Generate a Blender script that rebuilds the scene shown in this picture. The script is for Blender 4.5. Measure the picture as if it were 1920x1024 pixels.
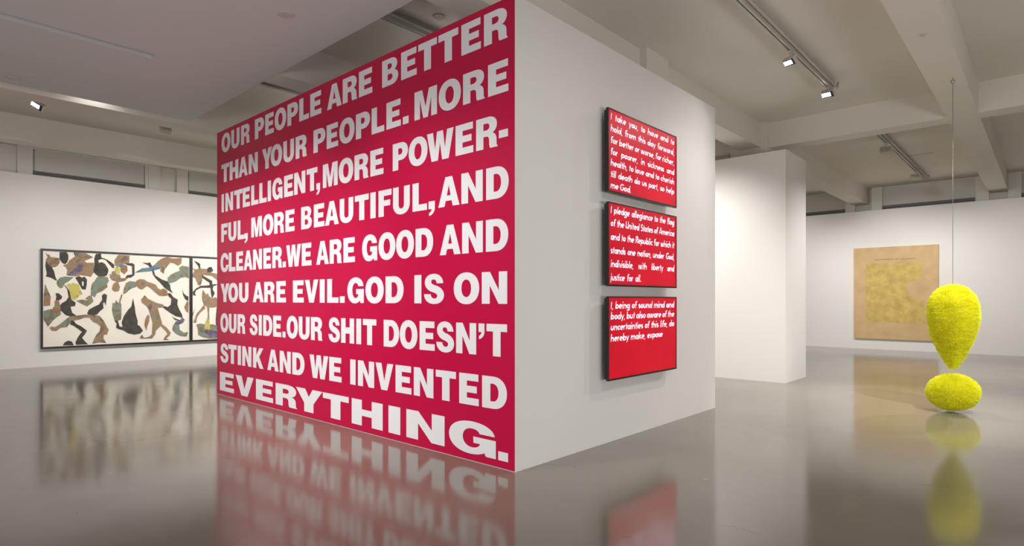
import bpy, bmesh, math, random
from mathutils import Vector, Matrix
from mathutils import noise as mnoise
from mathutils.geometry import tessellate_polygon
random.seed(7)
for o in list(bpy.data.objects): bpy.data.objects.remove(o)
S = bpy.context.scene
COL = S.collection
U = 1.5                       # camera height in metres; plans below are in units of it
F, CX, CY = 1109.0, 960.0, 562.0
ca, sa = 0.7400, 0.6726       # camera heading in plan

# ------------------------------------------------------------ camera
cam = bpy.data.cameras.new('camera'); camo = bpy.data.objects.new('camera', cam); COL.objects.link(camo)
cam.sensor_width = 36; cam.lens = F / 1920 * 36; cam.shift_y = 50 / 1920
cam.clip_start = .05; cam.clip_end = 200
camo.location = (0, 0, U); camo.rotation_euler = (math.pi / 2, 0, -math.atan2(ca, sa))
S.camera = camo

# ------------------------------------------------------------ light and exposure
S.view_settings.view_transform = 'Standard'; S.view_settings.look = 'None'
S.view_settings.gamma = 1; S.view_settings.use_curve_mapping = False
S.view_settings.exposure = 0.45
S.cycles.max_bounces = 10; S.cycles.diffuse_bounces = 7; S.cycles.glossy_bounces = 4
S.cycles.sample_clamp_indirect = 8
W = bpy.data.worlds.new('world'); S.world = W; W.use_nodes = True
W.node_tree.nodes['Background'].inputs[0].default_value = (.8, .85, .9, 1)
W.node_tree.nodes['Background'].inputs[1].default_value = .3

def P(u, v, z): return Vector((u * U, v * U, (1 + z) * U))

def area(name, loc, target, sx, sy, power, col=(1, 1, 1)):
    l = bpy.data.lights.new(name, 'AREA'); l.shape = 'RECTANGLE'; l.size = sx; l.size_y = sy
    l.energy = power; l.color = col
    o = bpy.data.objects.new(name, l); COL.objects.link(o); o.location = loc
    o.rotation_euler = (Vector(target) - Vector(loc)).to_track_quat('-Z', 'Y').to_euler()
    return o

def spot(name, loc, target, power, deg=70, blend=.8, col=(1, .97, .93), r=.06):
    l = bpy.data.lights.new(name, 'SPOT'); l.energy = power; l.spot_size = math.radians(deg)
    l.spot_blend = blend; l.color = col; l.shadow_soft_size = r
    o = bpy.data.objects.new(name, l); COL.objects.link(o); o.location = loc
    o.rotation_euler = (Vector(target) - Vector(loc)).to_track_quat('-Z', 'Y').to_euler()
    return o

# unseen area lamps added low behind the viewer as soft fill
area('fill_rear_left', P(-3.6, 2.0, -.45), P(3, 3, .6), 9, 1.5, 170, (1, .98, .96))
area('fill_rear_right', P(3.0, -3.6, -.45), P(5, 3, .8), 11, 1.5, 215, (1, .98, .97))
# unseen down-facing area lamp filling the space behind the middle wall
area('fill_far_corner', P(9.0, 8.5, 1.9), P(9.0, 8.5, -1), 8, 5, 260, (1, .98, .93))
# track spots washing the left wall and its artwork
for k, (u, p) in enumerate([(-.6, 50), (1.25, 150), (2.6, 240), (4.2, 380), (5.8, 380), (7.4, 250)]):
    spot('wash_left_%d' % k, P(u, 8.1, 1.8), P(u, 11.1, .0), p * 1.05, 82, .9)
# spots for the mural (hidden up in the soffit bay)
for k, (v, p) in enumerate([(2.3, 110), (3.4, 265), (4.8, 365), (6.0, 280)]):
    spot('wash_mural_%d' % k, P(.35, v, 1.9), P(2.545, v, -.35), p, 70, .9)
# unseen lamps added over the central wall's top to bounce light onto the ceiling
for k, (u, v) in enumerate([(3.4, 3.86), (4.7, 3.86), (3.4, 5.98), (4.7, 5.98)]):
    spot('top_%d' % k, P(u, v, 2.15), P(u, v, 1.0), 9, 120, .9)
spot('gap_lamp', P(1.6, 7.10, 2.26), P(1.6, 7.2, 1.0), 9, 120, .9)
# unseen spots added to brighten the screens' wall, sculpture, pier and floor
for k, (u, v, z, tu, tv, tz, p) in enumerate([
        (5.5, .9, 2.0, 4.4, 2.28, -.1, 120), (6.7, .9, 2.0, 6.0, 1.2, -1, 110),
        (2.2, -.2, 1.9, 3.2, 2.28, -.1, 70), (5.0, -.6, 1.9, 6.7, .65, -.3, 720), (8.6, .1, 1.9, 6.6, .66, -.3, 420), (7.4, 1.9, 1.9, 6.7, .66, -.2, 120),
        (8.9, .4, 1.9, 8.0, 2.4, -.4, 330), (5.7, 3.5, 1.93, 7.43, 3.2, .30, 200), (5.7, 4.9, 1.93, 7.43, 3.9, .38, 410), (10.5, 1.2, 1.9, 10.5, 1.0, -1, 480), (11.5, -1.2, 1.9, 11.5, -1.2, -1, 200)]):
    spot('spot_mid_%d' % k, P(u, v, z), P(tu, tv, tz), p, 75, .9)
for k, (v, p) in enumerate([(-1.2, 70), (.6, 200), (2.2, 290), (4.2, 240)]):
    spot('wash_right_%d' % k, P(11.2, v, 1.95), P(13.8, v, -.1), p, 85, .9)

# ------------------------------------------------------------ helpers
def tag(o, label=None, cat=None, group=None, kind=None):
    if label: o['label'] = label
    if cat: o['category'] = cat
    if group: o['group'] = group
    if kind: o['kind'] = kind
    return o

def empty(name, loc=(0, 0, 0), label=None, cat=None, group=None):
    o = bpy.data.objects.new(name, None); COL.objects.link(o); o.location = loc
    o.empty_display_size = .1
    return tag(o, label, cat, group)

def link(name, me, mat=None, parent=None, loc=None):
    o = bpy.data.objects.new(name, me); COL.objects.link(o)
    if mat and not me.materials: me.materials.append(mat)
    if loc is not None: o.location = loc
    if parent:
        o.parent = parent
        if loc is None: o.location = -Vector(parent.location) if not parent.parent else -Vector(parent.location) - Vector(parent.parent.location)
    return o

def mesh(name, vs, fs, smooth=False):
    me = bpy.data.meshes.new(name); me.from_pydata([tuple(v) for v in vs], [], fs); me.update()
    if smooth: me.polygons.foreach_set('use_smooth', [True] * len(me.polygons))
    return me

BF = [(0, 3, 2, 1), (4, 5, 6, 7), (0, 1, 5, 4), (1, 2, 6, 5), (2, 3, 7, 6), (3, 0, 4, 7)]
def boxes(name, lst, mat, parent=None, bevel=0, M=None):
    """lst of (x0,x1,y0,y1,z0,z1) in metres"""
    vs, fs = [], []
    for (x0, x1, y0, y1, z0, z1) in lst:
        b = len(vs)
        vs += [Vector(p) for p in ((x0, y0, z0), (x1, y0, z0), (x1, y1, z0), (x0, y1, z0), (x0, y0, z1), (x1, y0, z1), (x1, y1, z1), (x0, y1, z1))]
        fs += [tuple(b + i for i in f) for f in BF]
    if M is not None: vs = [M @ v for v in vs]
    me = mesh(name, vs, fs)
    if bevel:
        bm = bmesh.new(); bm.from_mesh(me)
        bmesh.ops.bevel(bm, geom=bm.edges[:], offset=bevel, segments=2, profile=.5, affect='EDGES')
        bm.to_mesh(me); bm.free()
    return link(name, me, mat, parent, (0, 0, 0) if M is not None else None)

def hb(u0, u1, v0, v1, z0, z1):            # box in plan units, heights relative to the eye
    return (u0 * U, u1 * U, v0 * U, v1 * U, (1 + z0) * U, (1 + z1) * U)

def tube_mesh(pts, r, n=10):
    vs, fs = [], []
    pts = [Vector(p) for p in pts]
    for i, p in enumerate(pts):
        d = (pts[min(i + 1, len(pts) - 1)] - pts[max(i - 1, 0)]).normalized()
        a = d.orthogonal().normalized() if i == 0 else (a - d * a.dot(d)).normalized()
        b = d.cross(a)
        for k in range(n):
            t = 2 * math.pi * k / n
            vs.append(p + r * (math.cos(t) * a + math.sin(t) * b))
    for i in range(len(pts) - 1):
        for k in range(n):
            fs.append((i * n + k, i * n + (k + 1) % n, (i + 1) * n + (k + 1) % n, (i + 1) * n + k))
    fs.append(tuple(range(n - 1, -1, -1))); fs.append(tuple((len(pts) - 1) * n + k for k in range(n)))
    return mesh('tube', vs, fs, True)

# pixel of the photograph (1920x1024) -> a point on a wall plane, in plan units
def on_u(px, py, u):
    t = (px - CX) / F; D = u / (ca + sa * t)
    return D * (sa - ca * t), (CY - py) * D / F          # v, z
def on_v(px, py, v):
    t = (px - CX) / F; D = v / (sa - ca * t)
    return D * (ca + sa * t), (CY - py) * D / F          # u, z

# ------------------------------------------------------------ materials
def mat(name, col, rough=.6, metal=0, spec=.5, noise=None, bump=0, bscale=60, emit=0, sheen=0):
    m = bpy.data.materials.new(name); m.use_nodes = True
    nt = m.node_tree; b = nt.nodes['Principled BSDF']
    b.inputs['Base Color'].default_value = (*col, 1); b.inputs['Roughness'].default_value = rough
    b.inputs['Metallic'].default_value = metal; b.inputs['Specular IOR Level'].default_value = spec
    if emit:
        b.inputs['Emission Color'].default_value = (*col, 1); b.inputs['Emission Strength'].default_value = emit
    tc = nt.nodes.new('ShaderNodeTexCoord')
    if noise:
        n = nt.nodes.new('ShaderNodeTexNoise'); n.inputs['Scale'].default_value = noise[0]; n.inputs['Detail'].default_value = 5
        r = nt.nodes.new('ShaderNodeValToRGB'); r.color_ramp.elements[0].color = (*noise[1], 1); r.color_ramp.elements[1].color = (*noise[2], 1)
        r.color_ramp.elements[0].position = .35; r.color_ramp.elements[1].position = .65
        nt.links.new(tc.outputs['Object'], n.inputs['Vector']); nt.links.new(n.outputs['Fac'], r.inputs['Fac'])
        nt.links.new(r.outputs['Color'], b.inputs['Base Color'])
        if emit: nt.links.new(r.outputs['Color'], b.inputs['Emission Color'])
    if bump:
        n2 = nt.nodes.new('ShaderNodeTexNoise'); n2.inputs['Scale'].default_value = bscale; n2.inputs['Detail'].default_value = 3
        bp = nt.nodes.new('ShaderNodeBump'); bp.inputs['Strength'].default_value = bump; bp.inputs['Distance'].default_value = .002
        nt.links.new(tc.outputs['Object'], n2.inputs['Vector']); nt.links.new(n2.outputs['Fac'], bp.inputs['Height'])
        nt.links.new(bp.outputs['Normal'], b.inputs['Normal'])
    return m

M_wall = mat('white_wall_paint', (.80, .79, .77), .7, spec=.25, bump=.12, bscale=90)
M_wall2 = mat('white_pier_paint', (.80, .79, .77), .7, spec=.25, bump=.12, bscale=90)
M_ceil = mat('ceiling_paint', (.73, .69, .64), .85, spec=.15, noise=(.7, (.72, .68, .63), (.75, .71, .66)), bump=.2, bscale=25)
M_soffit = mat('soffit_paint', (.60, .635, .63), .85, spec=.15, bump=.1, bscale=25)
M_blind = mat('grey_blind', (.72, .71, .67), .8, spec=.1, bump=.1, bscale=120)
M_sill_shade = mat('shaded_sill', (.17, .165, .16), .6)  # dark tone stands in for shade on the window sills
M_trim = mat('pilaster_paint', (.84, .83, .78), .7, spec=.2)
M_red = mat('red_vinyl', (.56, .002, .060), .35, spec=.35, bump=.03, bscale=6)
M_white = mat('white_vinyl', (.86, .87, .89), .35, spec=.35)
M_black = mat('black_bezel', (.012, .011, .01), .3)
M_blackback = mat('black_housing', (.02, .02, .02), .6)
M_screen = mat('red_display', (.60, .004, .022), .35, spec=.2, noise=(1.7, (.56, .003, .02), (.66, .005, .026)), emit=.30)
M_text = mat('display_text', (.9, .93, 1.0), .3, emit=.35)
M_frame = mat('dark_frame', (.022, .018, .018), .4)
M_paper = mat('cream_paper', (.90, .85, .74), .7, noise=(1.2, (.90, .83, .74), (.92, .89, .78)), bump=.3, bscale=14)
M_rail = mat('rail_paint', (.50, .48, .44), .45)
M_slot = mat('rail_slot', (.03, .03, .028), .6)
M_lampbody = mat('lamp_body', (.55, .52, .46), .4)
M_lampdark = mat('lamp_reflector', (.08, .09, .12), .2, metal=.6)
M_lens = mat('lamp_lens', (1, .98, .95), .3, emit=14)
M_cord = mat('steel_cord', (.25, .25, .24), .35, metal=.8)

def streak_paint(name, cols, scale):
    m = bpy.data.materials.new(name); m.use_nodes = True; nt = m.node_tree; b = nt.nodes['Principled BSDF']
    b.inputs['Roughness'].default_value = .7; b.inputs['Specular IOR Level'].default_value = .2
    tc = nt.nodes.new('ShaderNodeTexCoord')
    n = nt.nodes.new('ShaderNodeTexNoise'); n.inputs['Scale'].default_value = scale; n.inputs['Detail'].default_value = 6
    n.inputs['Distortion'].default_value = 1.5
    r = nt.nodes.new('ShaderNodeValToRGB'); cr = r.color_ramp
    while len(cr.elements) < len(cols): cr.elements.new(.5)
    for i, c in enumerate(cols):
        cr.elements[i].position = .3 + .4 * i / (len(cols) - 1); cr.elements[i].color = (*c, 1)
    nt.links.new(tc.outputs['Object'], n.inputs['Vector']); nt.links.new(n.outputs['Fac'], r.inputs['Fac'])
    nt.links.new(r.outputs['Color'], b.inputs['Base Color'])
    return m
DK, BR, TN, OR, TE, YE, PU, GR = ((.06, .055, .047), (.22, .15, .095), (.34, .26, .18), (.36, .20, .10),
                                  (.20, .29, .26), (.62, .56, .14), (.15, .11, .20), (.25, .26, .17))
PM = {'K': mat('charcoal_paper', DK, .8, noise=(9, (.05, .046, .042), (.085, .075, .06))),
      'B': streak_paint('brown_wash', [PU, BR, TN, OR, GR], 3.2),
      'T': streak_paint('teal_wash', [TN, TE, GR, BR, TE], 3.6),
      'Y': streak_paint('yellow_wash', [TN, YE, YE, GR], 3.5),
      'O': streak_paint('orange_wash', [BR, OR, TN, OR], 4),
      'P': mat('purple_wash', (.13, .10, .2), .7, noise=(8, (.10, .08, .15), (.24, .19, .27))),
      'U': mat('blue_wash', (.10, .19, .26), .7, noise=(8, (.07, .15, .22), (.16, .27, .33))),
      'W': mat('bare_paper', (.90, .86, .76), .7)}

def floor_mat():
    m = bpy.data.materials.new('polished_concrete'); m.use_nodes = True; nt = m.node_tree; b = nt.nodes['Principled BSDF']
    L = nt.links.new; tc = nt.nodes.new('ShaderNodeTexCoord')
    def noise(sc, det, dist=0):
        n = nt.nodes.new('ShaderNodeTexNoise'); n.inputs['Scale'].default_value = sc; n.inputs['Detail'].default_value = det
        n.inputs['Distortion'].default_value = dist; L(tc.outputs['Object'], n.inputs['Vector']); return n
    n1 = noise(.55, 8, .6)
    r = nt.nodes.new('ShaderNodeValToRGB'); r.color_ramp.elements[0].position = .3; r.color_ramp.elements[1].position = .7
    r.color_ramp.elements[0].color = (.188, .168, .136, 1); r.color_ramp.elements[1].color = (.238, .214, .178, 1)
    L(n1.outputs['Fac'], r.inputs['Fac'])
    # small pale chips and nicks
    v = nt.nodes.new('ShaderNodeTexVoronoi'); v.inputs['Scale'].default_value = 1.9
    wn = noise(14, 3); mp = nt.nodes.new('ShaderNodeMixRGB'); mp.blend_type = 'ADD'; mp.inputs[0].default_value = .10
    L(tc.outputs['Object'], mp.inputs[1]); L(wn.outputs['Color'], mp.inputs[2]); L(mp.outputs[0], v.inputs['Vector'])
    cr = nt.nodes.new('ShaderNodeValToRGB'); cr.color_ramp.elements[0].position = .018; cr.color_ramp.elements[0].color = (1, 1, 1, 1)
    cr.color_ramp.elements[1].position = .028; cr.color_ramp.elements[1].color = (0, 0, 0, 1)
    L(v.outputs['Distance'], cr.inputs['Fac'])
    mx = nt.nodes.new('ShaderNodeMixRGB'); mx.inputs[2].default_value = (.34, .30, .26, 1)
    L(cr.outputs['Color'], mx.inputs[0]); L(r.outputs['Color'], mx.inputs[1])
    # thin dark hairline cracks
    v2 = nt.nodes.new('ShaderNodeTexVoronoi'); v2.feature = 'DISTANCE_TO_EDGE'; v2.inputs['Scale'].default_value = .8
    L(mp.outputs[0], v2.inputs['Vector'])
    c2 = nt.nodes.new('ShaderNodeValToRGB'); c2.color_ramp.elements[0].position = .0; c2.color_ramp.elements[0].color = (1, 1, 1, 1)
    c2.color_ramp.elements[1].position = .0016; c2.color_ramp.elements[1].color = (0, 0, 0, 1)
    L(v2.outputs['Distance'], c2.inputs['Fac'])
    nm = noise(2.2, 2); gm = nt.nodes.new('ShaderNodeMath'); gm.operation = 'GREATER_THAN'; gm.inputs[1].default_value = .64
    L(nm.outputs['Fac'], gm.inputs[0]); mm = nt.nodes.new('ShaderNodeMath'); mm.operation = 'MULTIPLY'
    L(gm.outputs[0], mm.inputs[0]); L(c2.outputs['Color'], mm.inputs[1])
    m2 = nt.nodes.new('ShaderNodeMixRGB'); m2.inputs[2].default_value = (.11, .10, .085, 1)
    L(mm.outputs[0], m2.inputs[0]); L(mx.outputs[0], m2.inputs[1]); L(m2.outputs[0], b.inputs['Base Color'])
    n3 = noise(1.3, 6, 1); rr = nt.nodes.new('ShaderNodeMapRange')
    rr.inputs['From Min'].default_value = .3; rr.inputs['From Max'].default_value = .7
    rr.inputs['To Min'].default_value = .10; rr.inputs['To Max'].default_value = .15
    L(n3.outputs['Fac'], rr.inputs['Value']); L(rr.outputs[0], b.inputs['Roughness'])
    b.inputs['IOR'].default_value = 1.58; b.inputs['Specular IOR Level'].default_value = .5
    nb = noise(2.4, 2); bp = nt.nodes.new('ShaderNodeBump'); bp.inputs['Strength'].default_value = .16; bp.inputs['Distance'].default_value = .0025
    L(nb.outputs['Fac'], bp.inputs['Height']); L(bp.outputs['Normal'], b.inputs['Normal'])
    return m
M_floor = floor_mat()

# ------------------------------------------------------------ the room
ZB, ZC = 1.98, 2.30           # beam undersides, ceiling slab (above eye)
def struct(name, lst, m, bevel=0): return tag(boxes(name, [hb(*b) for b in lst], m, None, bevel), kind='structure')
struct('floor', [(-4.2, 14.3, -4.2, 11.7, -1.1, -1)], M_floor)
struct('ceiling', [(-4.2, 14.3, -4.2, 11.7, ZC, ZC + .15)], M_ceil)
struct('wall_rear', [(-4.2, -4.05, -4.2, 11.7, -1, ZC)], M_wall)
struct('wall_front', [(-4.05, 14.3, -4.2, -4.05, -1, ZC)], M_wall)
struct('wall_left_outer', [(-4.05, 14.3, 11.42, 11.6, -1, ZC)], M_trim)
struct('wall_right_outer', [(14.12, 14.3, -4.05, 11.42, -1, ZC)], M_trim)
struct('wall_left', [(-4.05, 13.8, 11.1, 11.2, -1, 1.845)], M_wall)
struct('wall_right', [(13.78, 13.88, -4.05, 11.1, -1, 1.81)], M_wall)
struct('wall_middle', [(2.545, 5.31, 2.289, 6.545, -1, 1.77)], M_wall)
struct('wall_pier', [(7.43, 8.225, 2.335, 6.2, -1, 1.80)], M_wall2)
# suspended soffit over the left, with a recessed slot
sv = 7.03
struct('ceiling_soffit', [(-4.05, 2.45, -4.05, 5.34, ZB - .005, ZC), (1.60, 2.45, 5.34, 5.44, ZB - .005, ZC),
                          (-4.05, 1.60, 5.34, 5.44, ZB + .12, ZC), (-4.05, 2.45, 5.44, sv, ZB - .005, ZC)], M_soffit)
n = 0
for (v0, v1) in [(-3.90, -3.63), (-1.67, -1.40), (.557, .828), (2.78, 3.05), (5.01, 5.28), (7.24, 7.51), (9.47, 9.74)]:
    n += 1
    u0 = -4.05 if v0 > 7.1 else 2.45
    struct('ceiling_beam_%d' % n, [(u0, 7.95, v0, v1, ZB, ZC), (8.22, 14.12, v0, v1, ZB, ZC)], M_ceil)
struct('ceiling_beam_%d' % (n + 1), [(7.95, 8.22, -4.05, 11.42, ZB, ZC)], M_ceil)
struct('wall_column_1', [(7.86, 8.30, 2.70, 3.18, 1.80, ZC)], M_ceil)
struct('wall_column_2', [(4.80, 5.22, 2.71, 3.12, 1.77, ZC)], M_ceil)

# perimeter: pilasters, blinds, sills coloured dark for their shade
k = 0
for (u0, u1) in [(-1.06, -.88), (-.61, -.43), (1.11, 1.29), (1.557, 1.737), (3.284, 3.464), (3.725, 3.908), (5.47, 5.65), (5.91, 6.09), (8.0, 8.2), (10.2, 10.4), (12.3, 12.5)]:
    k += 1; struct('wall_pilaster_%d' % k, [(u0, u1, 11.33, 11.42, 1.0, ZC)], M_trim)
for (v0, v1) in [(-1.38, -1.2), (.375, .557), (.828, 1.0), (2.53, 2.72), (3.02, 3.18), (4.78, 5.0), (5.3, 5.48)]:
    k += 1; struct('wall_pilaster_%d' % k, [(14.0, 14.12, v0, v1, 1.0, ZC)], M_trim)
k = 0
def window(lst_blind, lst_sill, lst_frame):
    global k; k += 1
    w = empty('window_%d' % k); w['kind'] = 'structure'
    boxes('window_blind', [hb(*lst_blind)], M_blind, w)
    boxes('window_sill', [hb(*b) for b in lst_sill], M_sill_shade, w)
    boxes('window_frame', [hb(*b) for b in lst_frame], M_trim, w)
for (u0, u1) in [(-.43, 1.11), (1.737, 3.284), (3.908, 5.47), (6.09, 8.0)]:
    window((u0 + .03, u1 - .05, 11.385, 11.40, 1.955, ZC), [(u0, u1 - .03, 11.36, 11.41, 1.80, 1.88), (u0, u1 - .03, 11.37, 11.41, 1.882, 1.915), (u0, u1 - .03, 11.365, 11.41, 1.918, 1.95)],
           [(u1 - .045, u1, 11.345, 11.415, 1.70, ZC), (u0, u1, 11.36, 11.42, ZC - .025, ZC)])
for (v0, v1) in [(-1.2, .375), (1.0, 2.53), (3.18, 4.78), (5.48, 8.0)]:
    window((14.09, 14.11, v0 + .03, v1 - .03, 1.925, ZC), [(14.06, 14.11, v0, v1, 1.75, 1.87), (14.05, 14.11, v0, v1, 1.873, 1.92)],
           [(14.04, 14.12, v0, v0 + .03, 1.7, ZC), (14.05, 14.12, v0, v1, ZC - .02, ZC)])
for (v0, v1) in [(.557, .828), (2.72, 3.02)]:
    k += 1; tag(boxes('trim_%d' % k, [hb(14.08, 14.12, v0, v1, 1.7, 1.975)], M_blind), kind='structure')

# ------------------------------------------------------------ lettering of the mural
def flatten(cmds):
    """cmds: list of contours; contour = list of (x,y) or (cx,cy,x,y) rounded corner"""
    out = []
    for con in cmds:
        pts = []
        for c in con:
            if len(c) == 2: pts.append(c)
            else:
                x0, y0 = pts[-1]; cx, cy, x1, y1 = c; kk = .60
                a = (x0 + kk * (cx - x0), y0 + kk * (cy - y0)); b = (x1 + kk * (cx - x1), y1 + kk * (cy - y1))
                for i in range(1, 11):
                    t = i / 10; s = 1 - t
                    pts.append((s**3 * x0 + 3 * s * s * t * a[0] + 3 * s * t * t * b[0] + t**3 * x1,
                                s**3 * y0 + 3 * s * s * t * a[1] + 3 * s * t * t * b[1] + t**3 * y1))
        q = []
        for p in pts:
            if not q or abs(p[0] - q[-1][0]) + abs(p[1] - q[-1][1]) > 1e-5: q.append(p)
        if abs(q[0][0] - q[-1][0]) + abs(q[0][1] - q[-1][1]) < 1e-5: q.pop()
        out.append(q)
    return out
def rect(a, b, c, d): return [(a, b), (c, b), (c, d), (a, d)]
def ell(x0, y0, x1, y1):
    xm, ym = (x0 + x1) / 2, (y0 + y1) / 2
    return [(x0, ym), (x0, y1, xm, y1), (x1, y1, x1, ym), (x1, y0, xm, y0), (x0, y0, x0, ym)]
G = {
 'I': [rect(0, 0, 1, 1)],
 'L': [[(0, 0), (0, 1), (.43, 1), (.43, .225), (1, .225), (1, 0)]],
 'F': [[(0, 0), (0, 1), (1, 1), (1, .775), (.41, .775), (.41, .61), (.9, .61), (.9, .395), (.41, .395), (.41, 0)]],
 'E': [[(0, 0), (0, 1), (.98, 1), (.98, .775), (.40, .775), (.40, .61), (.9, .61), (.9, .395), (.40, .395), (.40, .225), (1, .225), (1, 0)]],
 'T': [[(0, 1), (1, 1), (1, .765), (.69, .765), (.69, 0), (.32, 0), (.32, .765), (0, .765)]],
 'H': [[(0, 0), (0, 1), (.34, 1), (.34, .635), (.66, .635), (.66, 1), (1, 1), (1, 0), (.66, 0), (.66, .385), (.34, .385), (.34, 0)]],
 'N': [[(0, 0), (0, 1), (.33, 1), (.68, .42), (.68, 1), (1, 1), (1, 0), (.67, 0), (.32, .58), (.32, 0)]],
 'M': [[(0, 0), (0, 1), (.35, 1), (.50, .38), (.65, 1), (1, 1), (1, 0), (.75, 0), (.75, .68), (.60, 0), (.40, 0), (.25, .68), (.25, 0)]],
 'A': [[(0, 0), (.34, 1), (.66, 1), (1, 0), (.69, 0), (.635, .19), (.355, .19), (.30, 0)], [(.41, .37), (.59, .37), (.50, .72)]],
 'V': [[(0, 1), (.34, 1), (.50, .34), (.67, 1), (1, 1), (.67, 0), (.33, 0)]],
 'W': [[(0, 1), (.235, 1), (.315, .40), (.39, 1), (.61, 1), (.685, .40), (.765, 1), (1, 1), (.82, 0), (.58, 0), (.50, .60), (.42, 0), (.18, 0)]],
 'Y': [[(0, 1), (.36, 1), (.50, .66), (.64, 1), (1, 1), (.675, .38), (.675, 0), (.325, 0), (.325, .38)]],
 'K': [[(0, 0), (0, 1), (.32, 1), (.32, .62), (.61, 1), (.98, 1), (.59, .56), (1, 0), (.63, 0), (.40, .35), (.32, .25), (.32, 0)]],
 'O': [ell(0, -.02, 1, 1.02), ell(.31, .215, .69, .785)],
 'D': [[(0, 0), (0, 1), (.46, 1), (1, 1, 1, .5), (1, 0, .46, 0)], [(.34, .225), (.34, .775), (.44, .775), (.67, .775, .67, .5), (.67, .225, .44, .225)]],
 'P': [[(0, 0), (0, 1), (.55, 1), (1, 1, 1, .675), (1, .35, .55, .35), (.37, .35), (.37, 0)], [(.37, .56), (.37, .79), (.49, .79), (.64, .79, .64, .675), (.64, .56, .49, .56)]],
 'R': [[(0, 0), (0, 1), (.56, 1), (.97, 1, .97, .73), (.97, .52, .76, .475), (.94, .43, .95, .27), (.955, .10), (.96, .04, 1, .035), (1, 0), (.66, 0), (.625, .05, .62, .12), (.615, .26), (.61, .385, .49, .385), (.345, .385), (.345, 0)],
       [(.345, .585), (.345, .80), (.49, .80), (.63, .80, .63, .695), (.63, .585, .49, .585)]],
 'B': [[(0, 0), (0, 1), (.52, 1), (.94, 1, .94, .755), (.94, .58, .77, .525), (1, .48, 1, .285), (1, 0, .56, 0)],
       [(.35, .605), (.35, .81), (.48, .81), (.61, .81, .61, .71), (.61, .605, .48, .605)], [(.35, .19), (.35, .425), (.49, .425), (.655, .425, .655, .31), (.655, .19, .49, .19)]],
 'U': [[(0, 1), (.34, 1), (.34, .34), (.34, .195, .50, .195), (.66, .195, .66, .34), (.66, 1), (1, 1), (1, .36), (1, -.02, .5, -.02), (0, -.02, 0, .36)]],
 'C': [[(1, .655), (.69, .655), (.68, .80, .51, .80), (.32, .80, .32, .5), (.32, .20, .51, .20), (.68, .20, .69, .37), (1, .37), (.97, -.02, .5, -.02), (0, -.02, 0, .5), (0, 1.02, .5, 1.02), (.96, 1.02, 1, .655)]],
 'G': [[(.98, .665), (.67, .665), (.65, .795, .51, .795), (.31, .795, .31, .5), (.31, .195, .51, .195), (.66, .20, .68, .35), (.54, .35), (.54, .55), (1, .55), (1, 0), (.80, 0), (.77, .10), (.66, -.02, .46, -.02), (0, -.02, 0, .5), (0, 1.02, .51, 1.02), (.94, 1.02, .98, .665)]],
 'S': [[(.96, .69), (.64, .69), (.63, .825, .49, .825), (.36, .825, .36, .74), (.36, .665, .58, .62), (1, .53, 1, .29), (1, -.02, .51, -.02), (0, -.02, 0, .32), (.34, .32), (.35, .17, .52, .17), (.67, .17, .67, .265), (.67, .345, .45, .385), (.04, .47, .04, .72), (.04, 1.02, .49, 1.02), (.94, 1.02, .96, .69)]],
 '.': [rect(0, 0, 1, .27)],
 ',': [[(0, .27), (1, .27), (1, .03), (1, -.20, .08, -.235), (.08, -.125), (.48, -.11, .48, 0), (0, 0)]],
 "'": [[(0, 1), (1, 1), (1, .74), (1, .54, .08, .50), (.08, .61), (.48, .63, .48, .73), (0, .73)]],
 '-': [rect(0, .23, 1, .47)],
}
def glyph_mesh(ch):
    cons = flatten(G[ch]); lists = [[Vector((x, y, 0)) for x, y in c] for c in cons]
    tris = tessellate_polygon(lists)
    flat = [p for c in lists for p in c]
    # x: local x grows to the reader's right (world -y), z up, face towards -x
    vs = [(0, -p.x, p.y) for p in flat]
    fs = []
    for t in tris:
        a, b, c = [Vector(vs[i]) for i in t]
        if (b - a).cross(c - a).length < 1e-9: continue
        fs.append(tuple(t) if (b - a).cross(c - a).x < 0 else tuple(reversed(t)))
    nb = len(vs)
    # a thin edge so the cut vinyl has its thickness
    vs += [(1, y, z) for (_, y, z) in vs]
    i0 = 0
    for c in lists:
        m = len(c)
        for i in range(m):
            a, b = i0 + i, i0 + (i + 1) % m
            fs.append((a, b, nb + b, nb + a))
        i0 += m
    me = mesh('letter_' + ch, vs, fs); me.materials.append(M_white); return me

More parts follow.
